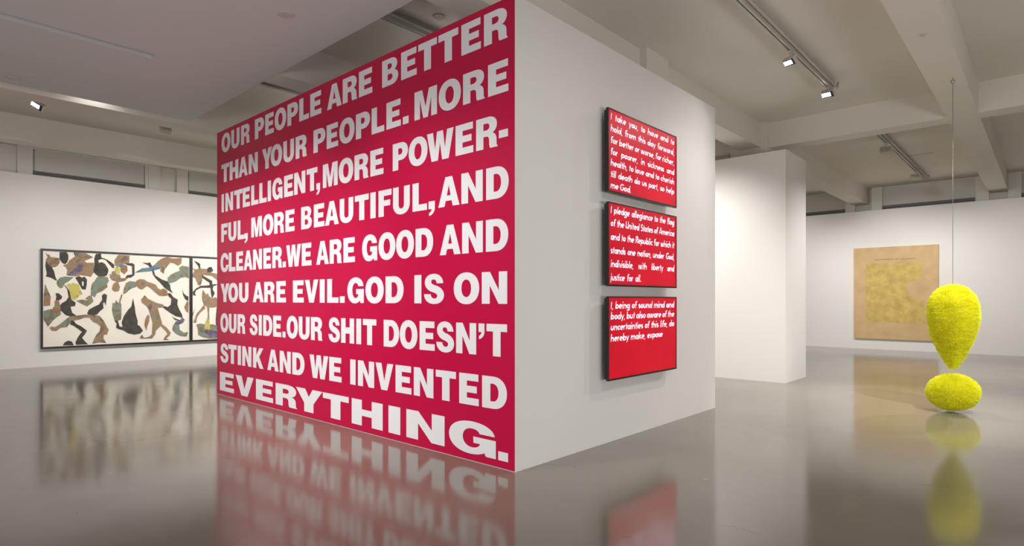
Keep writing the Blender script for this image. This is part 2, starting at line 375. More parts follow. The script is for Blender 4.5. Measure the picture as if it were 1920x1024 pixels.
uM = 2.545
mural = empty('lettered_wall_mural', P(uM, 4.4, -1), 'crimson vinyl covering the left face of the central wall, with huge white capital lettering', 'mural')
boxes('vinyl_sheet', [hb(uM - .003, uM - .0003, 2.291, 6.543, -.995, 1.768)], M_red, mural)
LINES = [
 (1.726, .192, "O 416.2 432.6 U 434.4 449.8 R 452.7 469.1 P 478.7 495.7 E 497.9 514.1 O 515.8 537.3 P 539.6 559.6 L 561.9 579.9 E 582.5 603.2 A 614.2 641.3 R 643.5 670.4 E 673.8 698.9 B 717.3 747.4 E 752.9 782.1 T 785 820 T 822.9 860 E 865.9 902.4 R 908.3 952.6"),
 (1.412, .191, "T 415.8 430.3 H 431.4 447.5 A 448.4 465 N 467 484.2 Y 492.2 510.7 O 508.4 529.7 U 532 552 R 555.1 576 P 588.6 610.9 E 613.4 634.7 O 637 665.5 P 668.1 694.6 L 697.6 721.2 E 725.3 752.3 . 756.2 766.9 M 778 820.2 O 823.3 864.9 R 869 909.6 E 915.9 954"),
 (1.102, .190, "I 416.2 420.5 N 423.4 437.7 T 439.6 455.1 E 455.9 469.3 L 471.7 485.2 L 486.9 500.6 I 502.7 508.8 G 511.3 530.5 E 533.4 550.2 N 552.3 573.2 T 575.8 595.9 , 593.9 600.9 M 606.2 633.9 O 635.9 663.2 R 665.5 691.7 E 695.2 719.8 P 737.2 765.7 O 767.1 802.4 W 801.4 851.3 E 855 888.2 R 893.6 933.7 - 936.2 953.2"),
 (.792, .191, "F 415.6 427.3 U 428.7 444.1 L 446.3 458.6 , 459 465.2 M 471.9 491.8 O 493.6 513.3 R 514.8 533.4 E 535.9 553.1 B 565.4 585.5 E 589.2 608.9 A 610.1 635.9 U 637.8 663.2 T 666.1 692.1 I 695.2 705.2 F 710.5 734.9 U 737.8 769.1 L 774.3 801.4 , 804.4 816.1 A 822.7 862.4 N 865.9 905.9 D 912.4 954.6"),
 (.481, .192, "C 414.3 429.1 L 429.7 442 E 443.6 456.6 A 457.8 474.2 N 475.2 491.8 E 494.5 508.8 R 511.3 529.5 . 530.7 536.7 W 537.5 565 E 566.6 584.8 A 593.7 617.3 R 618.9 641.7 E 644.8 666.3 G 679.8 708.1 O 710.5 742.1 O 743.5 776.9 D 780 813 A 825.5 864.5 N 867.3 906.1 D 911.8 953.8"),
 (.167, .192, "Y 414.3 430.7 O 428.7 447.1 U 448.8 466.6 A 474.6 495.1 R 496.1 515.8 E 518.8 536.9 E 550 570.3 V 572.5 597.5 I 600.3 609.5 L 614.2 635.5 . 638 647 G 652.1 682.9 O 686.1 720.2 D 723.8 757.5 I 777.8 790.9 S 796 833.3 O 851.6 899.3 N 904.2 951.8"),
 (-.145, .193, "O 413.9 428.9 U 429.9 444.1 R 446.1 460.7 S 468.8 483.8 I 485.9 491.6 D 494.1 511.3 E 512.9 528.1 . 530.5 536.1 O 538.3 559.2 U 560.9 581.3 R 583.8 605.2 S 616.7 638.2 H 640.5 664.8 I 668.9 677.9 T 681.2 706.4 D 720.2 749.1 O 750.5 783.5 E 787.6 815.9 S 819 852.2 N 856.1 893.6 ' 898.1 909.1 T 913 951.6"),
 (-.460, .193, "S 413.9 428.9 T 428.7 444.3 I 446.5 452.5 N 454.9 472.1 K 475.2 494.7 A 502 523.2 N 525.2 545.9 D 548.8 571.7 W 581.3 616.1 E 618.1 641.1 I 657.5 667.5 N 672 702.3 V 705 738.2 E 742.5 772.2 N 776.8 813.4 T 817.9 855.7 E 861.8 898.5 D 904.8 951.3"),
 (-.757, .194, "E 412.9 439.3 V 442.6 476.2 E 480.7 512.7 R 517.6 557.4 Y 555.7 605.2 T 606.2 654.6 H 660.3 718.3 I 729.2 751.3 N 762.8 834.3 G 842.7 930.4 . 935 953.4"),
]
GM = {}
for (zt, cap, s) in LINES:
    tk = s.split()
    for i in range(0, len(tk), 3):
        ch, x0, x1 = tk[i], float(tk[i + 1]), float(tk[i + 2])
        if ch not in GM: GM[ch] = glyph_mesh(ch)
        va, _ = on_u(x0, 0, uM); vb, _ = on_u(x1, 0, uM)
        o = bpy.data.objects.new('letter', GM[ch]); COL.objects.link(o); o.parent = mural
        o.location = P(uM - .004, va, zt - cap) - Vector(mural.location)
        o.scale = (.001, (va - vb) * U, cap * U)

# ------------------------------------------------------------ text on the three displays (oblique geometric sans, drawn in strokes)
def arc(cx, cy, rx, ry, a0, a1, n=12):
    return [(cx + rx * math.cos(math.radians(a0 + (a1 - a0) * i / n)), cy + ry * math.sin(math.radians(a0 + (a1 - a0) * i / n))) for i in range(n + 1)]
bw = arc(.29, .31, .205, .225, 0, 360, 16)
ST = {
 'a': (.66, [bw, [(.53, .0), (.53, .62)]]), 'b': (.66, [[(.085, 0), (.085, 1)], [(x + .04, y) for x, y in bw]]),
 'c': (.50, [arc(.29, .31, .205, .225, 48, 312)]), 'd': (.66, [bw, [(.53, 0), (.53, 1)]]),
 'e': (.60, [arc(.29, .31, .215, .235, 0, 305, 14), [(.10, .31), (.495, .31)]]),
 'f': (.40, [[(.17, 0), (.17, .78)] + arc(.33, .80, .16, .13, 170, 85, 5), [(.02, .55), (.36, .55)]]),
 'g': (.66, [bw, [(.53, .62), (.53, -.08)] + arc(.31, -.07, .22, .15, 0, -150, 8)]),
 'h': (.62, [[(.085, 0), (.085, 1)], [(.085, .34)] + arc(.29, .36, .19, .18, 170, 0, 8) + [(.48, 0)]]),
 'i': (.24, [[(.085, 0), (.085, .62)], [(.085, .84), (.085, .87)]]), 'j': (.24, [[(.085, .62), (.085, -.24)], [(.085, .84), (.085, .87)]]),
 'k': (.58, [[(.085, 0), (.085, 1)], [(.12, .30), (.44, .60)], [(.20, .36), (.48, .02)]]),
 'l': (.24, [[(.085, 0), (.085, 1)]]),
 'm': (.94, [[(.085, 0), (.085, .62)], [(.085, .34)] + arc(.27, .38, .17, .16, 170, 0, 8) + [(.44, 0)], [(.44, .34)] + arc(.62, .38, .17, .16, 170, 0, 8) + [(.79, 0)]]),
 'n': (.62, [[(.085, 0), (.085, .62)], [(.085, .34)] + arc(.29, .36, .19, .18, 170, 0, 8) + [(.48, 0)]]),
 'o': (.60, [bw]), 'p': (.66, [[(.085, -.25), (.085, .62)], [(x + .04, y) for x, y in bw]]),
 'r': (.40, [[(.085, 0), (.085, .62)], [(.085, .34)] + arc(.27, .36, .18, .18, 170, 80, 5)]),
 's': (.44, [arc(.21, .43, .125, .105, 40, 240, 8) + arc(.20, .19, .135, .11, 70, -140, 8)]),
 't': (.36, [[(.17, 0), (.17, .86)], [(.02, .55), (.33, .55)]]),
 'u': (.62, [[(.085, .62), (.085, .24)] + arc(.28, .25, .19, .17, 180, 360, 8) + [(.475, .62)]]),
 'v': (.54, [[(.04, .6), (.25, .04), (.46, .6)]]), 'w': (.84, [[(.04, .6), (.21, .04), (.39, .56), (.57, .04), (.74, .6)]]),
 'x': (.54, [[(.05, .6), (.44, .02)], [(.43, .6), (.05, .02)]]), 'y': (.54, [[(.04, .6), (.25, .08)], [(.46, .6), (.16, -.26)]]),
 'I': (.28, [[(.10, 0), (.10, .92)]]), 'U': (.68, [[(.085, 1), (.085, .28)] + arc(.32, .30, .235, .215, 180, 360, 10) + [(.555, 1)]]),
 'S': (.56, [arc(.27, .71, .17, .205, 35, 250, 9) + arc(.26, .28, .18, .205, 60, -145, 9)]),
 'A': (.76, [[(.04, .02), (.35, .96), (.66, .02)], [(.16, .28), (.54, .28)]]),
 'R': (.60, [[(.085, 0), (.085, .92), (.28, .92)] + arc(.28, .70, .18, .22, 80, -90, 8) + [(.1, .48)], [(.28, .45), (.48, .02)]]),
 'G': (.84, [arc(.44, .5, .35, .415, 42, 352, 16), [(.44, .46), (.78, .46)]]),
 ',': (.24, [[(.12, .07), (.04, -.16)]]), '.': (.24, [[(.09, .075), (.09, .09)]]), ' ': (.28, []),
}
def stroke_line(text, u0, u1, zb, cap, k, v, name, parent, justify=True):
    w = .125
    adv = sum(ST[c][0] for c in text if c != ' ') * k * cap
    ns = text.count(' ')
    sp = ((u1 - u0) - adv) / max(ns, 1)
    x = u0
    for word in text.split(' '):
        vs, fs = [], []
        for c in word:
            for line in ST[c][1]:
                for i in range(len(line) - 1):
                    a, b = Vector(line[i]), Vector(line[i + 1]); d = (b - a)
                    if d.length < 1e-6: continue
                    d.normalize(); nn = Vector((-d.y, d.x)) * w / 2
                    e0 = d * (.03 if i else 0); e1 = d * (.03 if i < len(line) - 2 else 0)
                    if (b - a).length < .05: e0 = e1 = d * .07
                    j = len(vs)
                    vs += [P(x + (p.x * k + p.y * .16) * cap, v, zb + p.y * cap) for p in (a - e0 - nn, b + e1 - nn, b + e1 + nn, a - e0 + nn)]
                    fs.append((j, j + 1, j + 2, j + 3))
            x += ST[c][0] * k * cap
        x += sp
        link('word', mesh('word', vs, fs), M_text, parent)

vs_ = 2.215
SC = [(1.308, .735, 'wall-hung flat red screen reading "I take you, to have and to hold", topmost of three',
       .049, [(1.232, 'I take you, to have and to', 0), (1.152, 'hold, from this day forward,', 0), (1.071, 'for better or worse, for richer,', 0), (.9925, 'for poorer, in sickness and', 0),
              (.917, 'health, to love and to cherish', 0), (.839, 'till death do us part, so help', 0), (.763, 'me God.', 1184)]),
      (.668, .092, 'wall-hung flat red screen reading "I pledge allegiance to the flag", middle of three',
       .052, [(.592, 'I pledge allegiance to the flag', 0), (.503, 'of the United States of America', 0), (.409, 'and to the Republic for which it', 0), (.316, 'stands one nation, under God,', 0),
              (.223, 'indivisible, with liberty and', 0), (.130, 'justice for all.', 1202.6)]),
      (.022, -.555, 'wall-hung flat red screen reading "I, being of sound mind and body", lowest of three',
       .052, [(-.063, 'I, being of sound mind and', 0), (-.1365, 'body, but also aware of the', 0), (-.2116, 'uncertainties of this life, do', 0), (-.288, 'hereby make, expose', 1243)])]
ua, ub = 3.410, 4.402
for (zt, zb, lab, cap, lines) in SC:
    s = empty('flat_screen', P((ua + ub) / 2, 2.289, zb), lab, 'screen', 'red text screens on the central wall')
    bz = .008
    boxes('bezel', [hb(ua, ua + bz, vs_, vs_ + .02, zb, zt), hb(ub - bz, ub, vs_, vs_ + .02, zb, zt),
                    hb(ua + bz, ub - bz, vs_, vs_ + .02, zt - bz, zt), hb(ua + bz, ub - bz, vs_, vs_ + .02, zb, zb + bz * 1.6)], M_black, s)
    boxes('display', [hb(ua + bz, ub - bz, vs_ + .003, vs_ + .012, zb + bz * 1.6, zt - bz)], M_screen, s)
    boxes('back_housing', [hb(ua + .01, ub - .01, vs_ + .0205, vs_ + .042, zb + .01, zt - .01)], M_blackback, s, .004)
    boxes('wall_bracket', [hb(ua + .3, ub - .3, vs_ + .043, 2.2885, zb + .15, zt - .15)], M_blackback, s)
    TU0, TU1 = on_v(1145.2, 0, vs_)[0], on_v(1264.6, 0, vs_)[0]
    kk = min(((TU1 - TU0) - t.count(' ') * .34 * cap) / (sum(ST[c][0] for c in t if c != ' ') * cap) for _, t, e in lines if not e)
    kk = min(kk, 1.45)
    for (z0, t, e) in lines:
        u1 = on_v(e, 0, vs_)[0] if e else TU1
        k2 = kk
        if e: k2 = min(kk, ((u1 - TU0) - t.count(' ') * .34 * cap) / (sum(ST[c][0] for c in t if c != ' ') * cap))
        stroke_line(t, TU0, u1, z0, cap, k2, vs_ + .0022, 'text_line', s)

# ------------------------------------------------------------ framed diptych on the left wall
vF = 11.04
d_lab = 'wide black-framed two-panel collage of tumbling cut-out figures, hung on the left wall'
dip = empty('framed_collage', P(3.86, 11.1, -.73), d_lab, 'artwork')
zt, zb = .758, -.732; fw = .022
for (a, b) in [(1.79, 3.858), (3.858, 5.93)]:
    boxes('frame', [hb(a, a + fw, vF, 11.098, zb, zt), hb(b - fw, b, vF, 11.098, zb, zt), hb(a + fw, b - fw, vF, 11.098, zt - fw * 1.2, zt), hb(a + fw, b - fw, vF, 11.098, zb, zb + fw * 1.2)], M_frame, dip)
    boxes('paper_backing', [hb(a + fw, b - fw, vF + .022, vF + .04, zb + fw * 1.2, zt - fw * 1.2)], M_paper, dip)
SH = [
 ('B', "108,145 125,160 138,158 150,180 180,182 222,190 222,225 205,250 180,262 160,262 130,235 108,205 118,190 125,178 112,160"),
 ('K', "112,208 130,235 160,262 175,290 190,345 204,372 180,362 150,345 110,335 118,312 106,250"),
 ('K', "220,140 275,138 290,160 292,195 280,225 262,238 240,225 220,195"),
 ('K', "204,372 235,385 270,410 300,450 316,520 350,545 345,572 308,578 322,625 358,650 330,662 270,645 232,610 218,575 240,548 272,530 292,500 282,440 255,402 220,392"),
 ('B', "330,142 430,148 490,182 420,212 438,225 498,225 496,300 470,340 430,330 390,325 350,335 300,330 275,325 282,285 270,262 245,245 280,235 300,205 345,175"),
 ('P', "330,285 352,262 370,235 400,225 412,250 390,290 350,320 300,330 285,325 305,300"),
 ('O', "430,262 470,258 496,290 470,340 430,330 425,300"),
 ('T', "222,345 260,335 335,340 300,370 262,392 245,425 225,430 205,412 196,385 208,360"),
 ('K', "345,345 375,330 400,345 420,335 440,360 438,400 430,440 400,438 385,410 365,375"),
 ('W', "400,372 414,380 412,412 400,408"),
 ('Y', "275,402 300,388 312,400 320,384 350,392 375,402 388,440 405,480 385,482 372,500 345,522 320,520 305,470 292,430"),
 ('K', "510,155 552,152 555,182 600,200 640,225 660,245 655,270 620,262 612,290 600,325 570,340 530,335 500,310 490,290 500,240 498,190"),
 ('W', "530,205 560,195 590,205 612,232 640,265 635,320 612,310 610,275 585,235 560,220 535,225"),
 ('B', "690,162 780,168 778,230 735,235 700,245 680,262 660,240 660,205"),
 ('Y', "668,262 690,252 708,285 700,318 668,300 660,280"),
 ('U', "690,245 730,238 760,250 740,262 700,262"),
 ('O', "705,262 760,250 765,290 740,318 712,300"),
 ('K', "735,232 800,228 820,240 820,325 790,345 745,345 760,325 802,318 800,252 765,245"),
 ('B', "622,300 660,290 680,315 705,325 710,350 770,345 745,370 705,378 682,382 660,372 640,365 622,345"),
 ('O', "658,385 690,380 704,420 695,452 660,458 640,440 645,405"),
 ('T', "520,340 560,332 605,340 615,372 600,395 605,420 560,455 520,470 500,505 485,490 470,510 472,430 480,392 500,372"),
 ('T', "350,528 400,520 440,525 480,520 492,535 470,555 440,575 410,560 380,545"),
 ('B', "425,512 460,485 480,500 492,535 460,530"),
 ('K', "440,632 455,600 500,575 535,560 562,520 558,490 575,472 600,482 596,520 590,570 580,540 568,550 572,590 545,612 520,640 470,650"),
 ('B', "105,395 120,430 150,495 145,568 92,572 94,480"),
 ('K', "188,468 215,470 242,495 235,515 215,525 188,525 195,500"),
 ('O', "180,530 215,525 225,570 232,615 205,630 170,625 165,590 180,570"),
 ('T', "92,612 130,600 165,595 170,625 205,632 232,618 230,640 200,660 165,690 128,738 110,705 92,680"),
 ('B', "150,735 185,740 225,715 262,685 300,655 360,648 430,640 470,640 540,650 575,690 600,740 614,760 600,800 575,800 570,830 595,868 540,862 480,874 500,830 515,800 540,775 548,735 520,710 490,700 460,665 420,665 380,680 330,690 300,712 280,740 230,745 195,772 160,768 142,750"),
 ('T', "225,715 262,685 300,655 330,690 300,712 280,740 245,740"),
 ('K', "310,688 335,690 350,712 395,735 440,768 425,795 400,825 420,850 448,878 352,882 348,862 365,825 385,795 400,778 370,755 330,728 305,720"),
 ('K', "246,886 262,862 290,848 318,855 332,880 330,886"),
 ('T', "645,545 665,550 672,522 690,548 705,535 715,560 715,640 712,680 685,690 660,685 650,650 640,600"),
 ('K', "660,690 680,680 690,700 700,735 740,742 770,738 800,732 840,720 862,732 888,768 865,792 820,800 770,790 730,765 690,755 672,742 678,712"),
 ('K', "808,508 822,580 828,632 845,690 845,735 725,740 718,700 735,650 770,600 795,575"),
 ('T', "735,430 750,390 780,372 830,378 850,400 830,420 800,430 775,445 750,470 728,478"),
 ('B', "832,370 860,356 895,358 925,378 920,410 880,440 855,430 830,400"),
 ('O', "925,378 960,388 990,400 1010,432 1030,440 1050,430 1080,445 1085,488 1050,492 1020,490 985,462 950,430 920,410"),
 ('O', "715,478 724,485 705,545 695,535"),
 ('K', "880,222 920,228 945,222 958,250 975,290 985,325 1040,360 1085,375 1105,405 1108,435 1128,470 1100,452 1060,425 1020,380 985,345 968,320 960,290 930,245"),
 ('U', "945,262 1000,230 1028,270 985,285 960,290 930,295 870,300 820,305 880,270"),
 ('B', "985,235 1010,210 1040,190 1080,178 1130,192 1198,185 1195,230 1170,250 1135,230 1105,225 1060,282 1055,315 1025,290 1030,270"),
 ('T', "1085,345 1110,320 1150,300 1180,290 1178,262 1200,248 1255,258 1255,350 1230,340 1190,345 1150,375 1100,390 1085,370"),
 ('B', "872,520 900,485 925,512 960,530 1000,548 1052,560 1050,582 1005,585 1020,640 1040,705 1030,730 990,770 985,800 960,830 900,832 860,830 880,800 895,825 935,818 960,795 962,750 965,705 945,640 935,600 915,570 880,545"),
 ('T', "960,650 1005,640 1020,670 975,690"),
 ('O', "925,640 940,650 938,690 922,735 915,770 900,725 905,680"),
 ('O', "1035,712 1075,742 1110,785 1100,810 1070,830 1100,842 1050,842 1065,815 1085,790 1060,760 1030,730"),
 ('K', "1082,470 1105,468 1130,500 1165,520 1162,560 1178,600 1200,640 1205,668 1185,660 1150,652 1110,628 1050,585 1055,570 1085,580 1110,560 1115,515 1095,495"),
 ('K', "1118,656 1150,672 1185,685 1175,690 1145,682"),
 ('P', "1205,665 1222,680 1210,705 1180,718 1135,720 1150,695 1180,685"),
 ('T', "1130,722 1178,720 1180,760 1215,785 1248,780 1235,815 1190,810 1150,790 1122,760"),
 ('K', "1202,432 1212,470 1235,490 1250,495 1250,530 1228,520 1208,480"),
 ('O', "1240,530 1252,540 1250,625 1230,610 1218,580"),
 # second panel
 ('K', "1295,208 1325,222 1345,235 1345,262 1360,300 1370,330 1440,370 1442,400 1460,395 1488,400 1450,412 1445,440 1462,470 1440,510 1432,470 1428,425 1350,425 1312,445 1302,470 1312,488 1290,485 1285,460 1310,432 1350,410 1420,405 1420,385 1355,340 1345,300 1330,250"),
 ('K', "1400,275 1415,260 1435,258 1450,290 1425,305 1402,300"),
 ('B', "1280,262 1302,278 1345,272 1400,275 1402,300 1440,305 1488,315 1488,370 1440,330 1375,322 1360,318 1362,365 1345,412 1320,380 1305,345 1285,340 1282,320 1300,290"),
 ('O', "1300,300 1345,300 1355,345 1330,410 1318,365 1305,345"),
 ('B', "1368,440 1385,470 1395,480 1405,465 1415,490 1440,510 1470,500 1488,520 1488,575 1450,582 1410,582 1375,560 1362,520 1360,480"),
 ('O', "1375,560 1385,590 1345,625 1320,660 1312,705 1290,700 1300,680 1320,628 1345,600"),
 ('O', "1400,582 1418,585 1416,640 1418,685 1405,680 1408,630"),
 ('T', "1315,720 1345,712 1400,720 1450,718 1488,740 1488,830 1420,830 1370,820 1330,800 1328,755"),
 ('Y', "1402,665 1418,690 1425,758 1378,755 1385,715"),
 ('P', "1350,765 1430,765 1488,775 1488,825 1420,810"),
 ('K', "1478,580 1488,575 1488,730 1472,730 1470,680"),
 ('O', "1280,640 1305,585 1300,600 1285,655"),
]
i = 0
for (c, s) in SH:
    i += 1
    px = [tuple(map(float, p.split(','))) for p in s.split()]
    w = [on_v(60 + x / 4.2667, 440 + y / 4.2667, vF + .02) for x, y in px]
    lay = vF + .021 - .00025 * i * (2 if c == 'W' else 1) * .5
    pts = [Vector((a, b, 0)) for a, b in w]
    tr = tessellate_polygon([pts])
    vs = [P(a, lay, b) for a, b in w]; fs = []
    for t in tr:
        a, b, cc = [vs[j] for j in t]; nrm = (b - a).cross(cc - a)
        if nrm.length < 1e-9: continue
        fs.append(tuple(t) if nrm.y < 0 else tuple(reversed(t)))
    link('paper_cutout', mesh('paper_cutout', vs, fs), PM[c], dip)
# cut-outs that go on behind the edge of the mural wall, in the hidden half of panel two
for j in range(14):
    cu, cz = random.uniform(4.9, 5.75), random.uniform(-.5, .5); nn = 9; ph = random.random() * 6
    w = [(cu + random.uniform(.06, .17) * math.cos(ph + 2 * math.pi * q / nn), cz + random.uniform(.08, .24) * math.sin(ph + 2 * math.pi * q / nn)) for q in range(nn)]
    link('paper_cutout', mesh('paper_cutout', [P(a, vF + .02 - .0002 * j, b) for a, b in w], [tuple(range(nn))]), PM['KBTOK'[j % 5]], dip)

# ------------------------------------------------------------ gold painting on the right wall
uP = 13.74
pnt = empty('gold_painting', P(13.78, 2.27, -.79), 'large square tan canvas with a notched gold-yellow field, on the far right wall', 'painting')
M_canvas = mat('tan_canvas', (.60, .42, .20), .75, noise=(3, (.58, .39, .20), (.66, .46, .24)), bump=.6, bscale=60)
M_gold = mat('gold_field', (.6, .46, .10), .65, noise=(5, (.52, .37, .10), (.68, .50, .15)), bump=.8, bscale=45)
M_line = mat('brown_script', (.42, .26, .11), .8)
boxes('canvas', [hb(uP, 13.778, 1.562, 2.98, -.79, 1.052)], M_canvas, pnt)
def wall_poly(name, px, u, m, par):
    w = [on_u(1560 + x / 5.12, 440 + y / 5.12, u) for x, y in px]
    pts = [Vector((a, b, 0)) for a, b in w]; vs = [P(u, a, b) for a, b in w]; fs = []
    for t in tessellate_polygon([pts]):
        a, b, cc = [vs[j] for j in t]; nrm = (b - a).cross(cc - a)
        if nrm.length < 1e-9: continue
        fs.append(tuple(t) if nrm.x < 0 else tuple(reversed(t)))
    return link(name, mesh(name, vs, fs), m, par)
wall_poly('gold_field', [(328, 290), (400, 272), (450, 280), (560, 268), (700, 270), (858, 266), (862, 404), (838, 425), (800, 440), (760, 455), (718, 462), (716, 500), (722, 540), (745, 585), (790, 615), (835, 630), (885, 642), (890, 760), (888, 856), (760, 848), (600, 842), (328, 836)], uP - .002, M_gold, pnt)
for (a, b) in [(405, 590), (602, 648), (655, 800)]:
    wall_poly('script_line', [(a, 247 - (a - 405) * .03), (b, 243 - (b - 405) * .03), (b, 236 - (b - 405) * .03), (a, 239 - (a - 405) * .03)], uP - .002, M_line, pnt)

# ------------------------------------------------------------ yellow bristle sculpture
def yellow(name, c1, c2, sc):
    m = bpy.data.materials.new(name); m.use_nodes = True; nt = m.node_tree
    b = nt.nodes['Principled BSDF']; b.inputs['Roughness'].default_value = .45
    tc = nt.nodes.new('ShaderNodeTexCoord'); n = nt.nodes.new('ShaderNodeTexNoise'); n.inputs['Scale'].default_value = 1; n.inputs['Detail'].default_value = 4
    mpg = nt.nodes.new('ShaderNodeMapping'); mpg.inputs['Scale'].default_value = sc; nt.links.new(tc.outputs['Object'], mpg.inputs['Vector'])
    r = nt.nodes.new('ShaderNodeValToRGB'); r.color_ramp.elements[0].color = (*c1, 1); r.color_ramp.elements[1].color = (*c2, 1)
    nt.links.new(mpg.outputs[0], n.inputs['Vector']); r.color_ramp.elements[0].position = .32; r.color_ramp.elements[1].position = .6; nt.links.new(n.outputs['Fac'], r.inputs['Fac'])
    nt.links.new(r.outputs['Color'], b.inputs['Base Color'])
    tr = nt.nodes.new('ShaderNodeBsdfTranslucent'); nt.links.new(r.outputs['Color'], tr.inputs['Color'])
    mx = nt.nodes.new('ShaderNodeMixShader'); mx.inputs[0].default_value = .35
    nt.links.new(b.outputs[0], mx.inputs[1]); nt.links.new(tr.outputs[0], mx.inputs[2])
    nt.links.new(mx.outputs[0], nt.nodes['Material Output'].inputs[0])
    return m
M_brist = yellow('yellow_bristle', (.84, .82, .02), (.98, .98, .07), (9, 9, 48))
M_brist2 = yellow('yellow_ball_bristle', (.84, .82, .02), (.98, .98, .07), (26, 26, 26))
M_core = mat('yellow_core', (.70, .66, .03), .8)
def revolve(prof, n=48):                      # prof: list of (r, z) top to bottom
    vs, fs = [], []
    for (r, z) in prof:
        for k in range(n):
            t = 2 * math.pi * k / n; vs.append((r * math.cos(t), r * math.sin(t), z))
    for i in range(len(prof) - 1):
        for k in range(n):
            fs.append((i * n + k, i * n + (k + 1) % n, (i + 1) * n + (k + 1) % n, (i + 1) * n + k))
    return vs, fs
def resample(prof, step):
    out = []; carry = 0
    for (a, b) in zip(prof, prof[1:]):
        a, b = Vector(a), Vector(b); L = (b - a).length; t = carry
        nrm = Vector((b.y - a.y, -(b.x - a.x))); nrm = -nrm if nrm.x < 0 and abs(nrm.x) > abs(nrm.y) else nrm
        while t < L:
            out.append(a + (b - a) * t / L); t += step
        carry = t - L
    return out
def bristles(prof, step, tang, length, seed, M=None):
    rnd = random.Random(seed); pts = resample(prof, step); vs, fs = [], []
    zc = sum(p.y for p in pts) / len(pts)
    for i, p in enumerate(pts):
        q0, q1 = pts[max(i - 1, 0)], pts[min(i + 1, len(pts) - 1)]
        tan = (q1 - q0)
        nrm = Vector((-tan.y, tan.x)); nrm.normalize()
        if nrm.x * p.x + nrm.y * (p.y - zc) < 0: nrm = -nrm
        n = max(4, int(2 * math.pi * p.x / tang)); off = rnd.random()
        ringlen = length * rnd.uniform(.85, 1.05)
        for k in range(n):
            t = 2 * math.pi * (k + off + rnd.uniform(-.4, .4)) / n; c, s = math.cos(t), math.sin(t)
            base = Vector((p.x * c, p.x * s, p.y + rnd.uniform(-.3, .3) * step)); N = Vector((nrm.x * c, nrm.x * s, nrm.y))
            side = Vector((-s, c, 0)); up = N.cross(side)
            d = (N + side * rnd.uniform(-.35, .35) + up * rnd.uniform(-.16, .16)).normalized()
            cl = mnoise.noise(Vector((2.2 * c, 2.2 * s, p.y * 42))) + .6 * mnoise.noise(Vector((9 * c, 9 * s, p.y * 30)))
            L = ringlen * (rnd.uniform(.88, 1.08) + .17 * cl)
            w = side * .0016 if rnd.random() < .5 else up * .0016
            b0 = base - N * (length * .96)
            j = len(vs); vs += [b0 - w * 1.3, b0 + w * 1.3, b0 + d * L + w * .6, b0 + d * L - w * .6]; fs.append((j, j + 1, j + 2, j + 3))
    if M is not None: vs = [M @ v for v in vs]
    return mesh('bristles', vs, fs)
De = 5.28; te = .7452
eu, ev = De * (ca + sa * te), De * (sa - ca * te)
hp = [(0, 72), (35, 75), (70, 86), (100, 101), (122, 120), (140, 144), (155, 172), (164, 205), (168, 240), (167, 275), (162, 310), (153, 345), (140, 385), (124, 425), (104, 465), (82, 505), (60, 540), (45, 560), (36, 575), (20, 584), (0, 588)]
sc_px = De * U / F / 3.2
prof = [(r * sc_px * .802, (CY - (510 + y / 3.2)) * De / F * U) for r, y in hp]       # z relative to the eye
ex = empty('hanging_bristle_sculpture', P(eu, ev, 0), 'tall teardrop of neon yellow bristles hanging on a thin cord above the floor', 'sculpture')
ex.location.z = U
BL = .05
inner = [(max(r - BL * .8, 0), z * .93 - .012) for r, z in prof]
v_, f_ = revolve(inner); link('core', mesh('core', v_, f_, True), M_core, ex, (0, 0, 0))
o = link('bristles', bristles(prof, .0085, .0052, BL, 3), M_brist, ex, (0, 0, 0)); o['kind'] = 'stuff'
ztop = prof[0][1]; zhook = ZB * U
link('cord', tube_mesh([(0, 0, ztop - .03), (0, 0, zhook - .07)], .0028, 6), M_cord, ex, (0, 0, 0))
hk = [(0, .022 * math.cos(a) , zhook - .05 + .022 * math.sin(a)) for a in [i * math.pi / 6 for i in range(13)]]
link('hook', tube_mesh(hk + [(0, .022, zhook - .05), (0, .0, zhook - .03), (0, 0, zhook)], .004, 6), M_cord, ex, (0, 0, 0))

ball = empty('floor_bristle_ball', P(eu, ev, -1), 'neon yellow bristle ball resting on the floor beneath the hanging teardrop', 'sculpture')
rb, hb_ = .206 * U, .168 * U
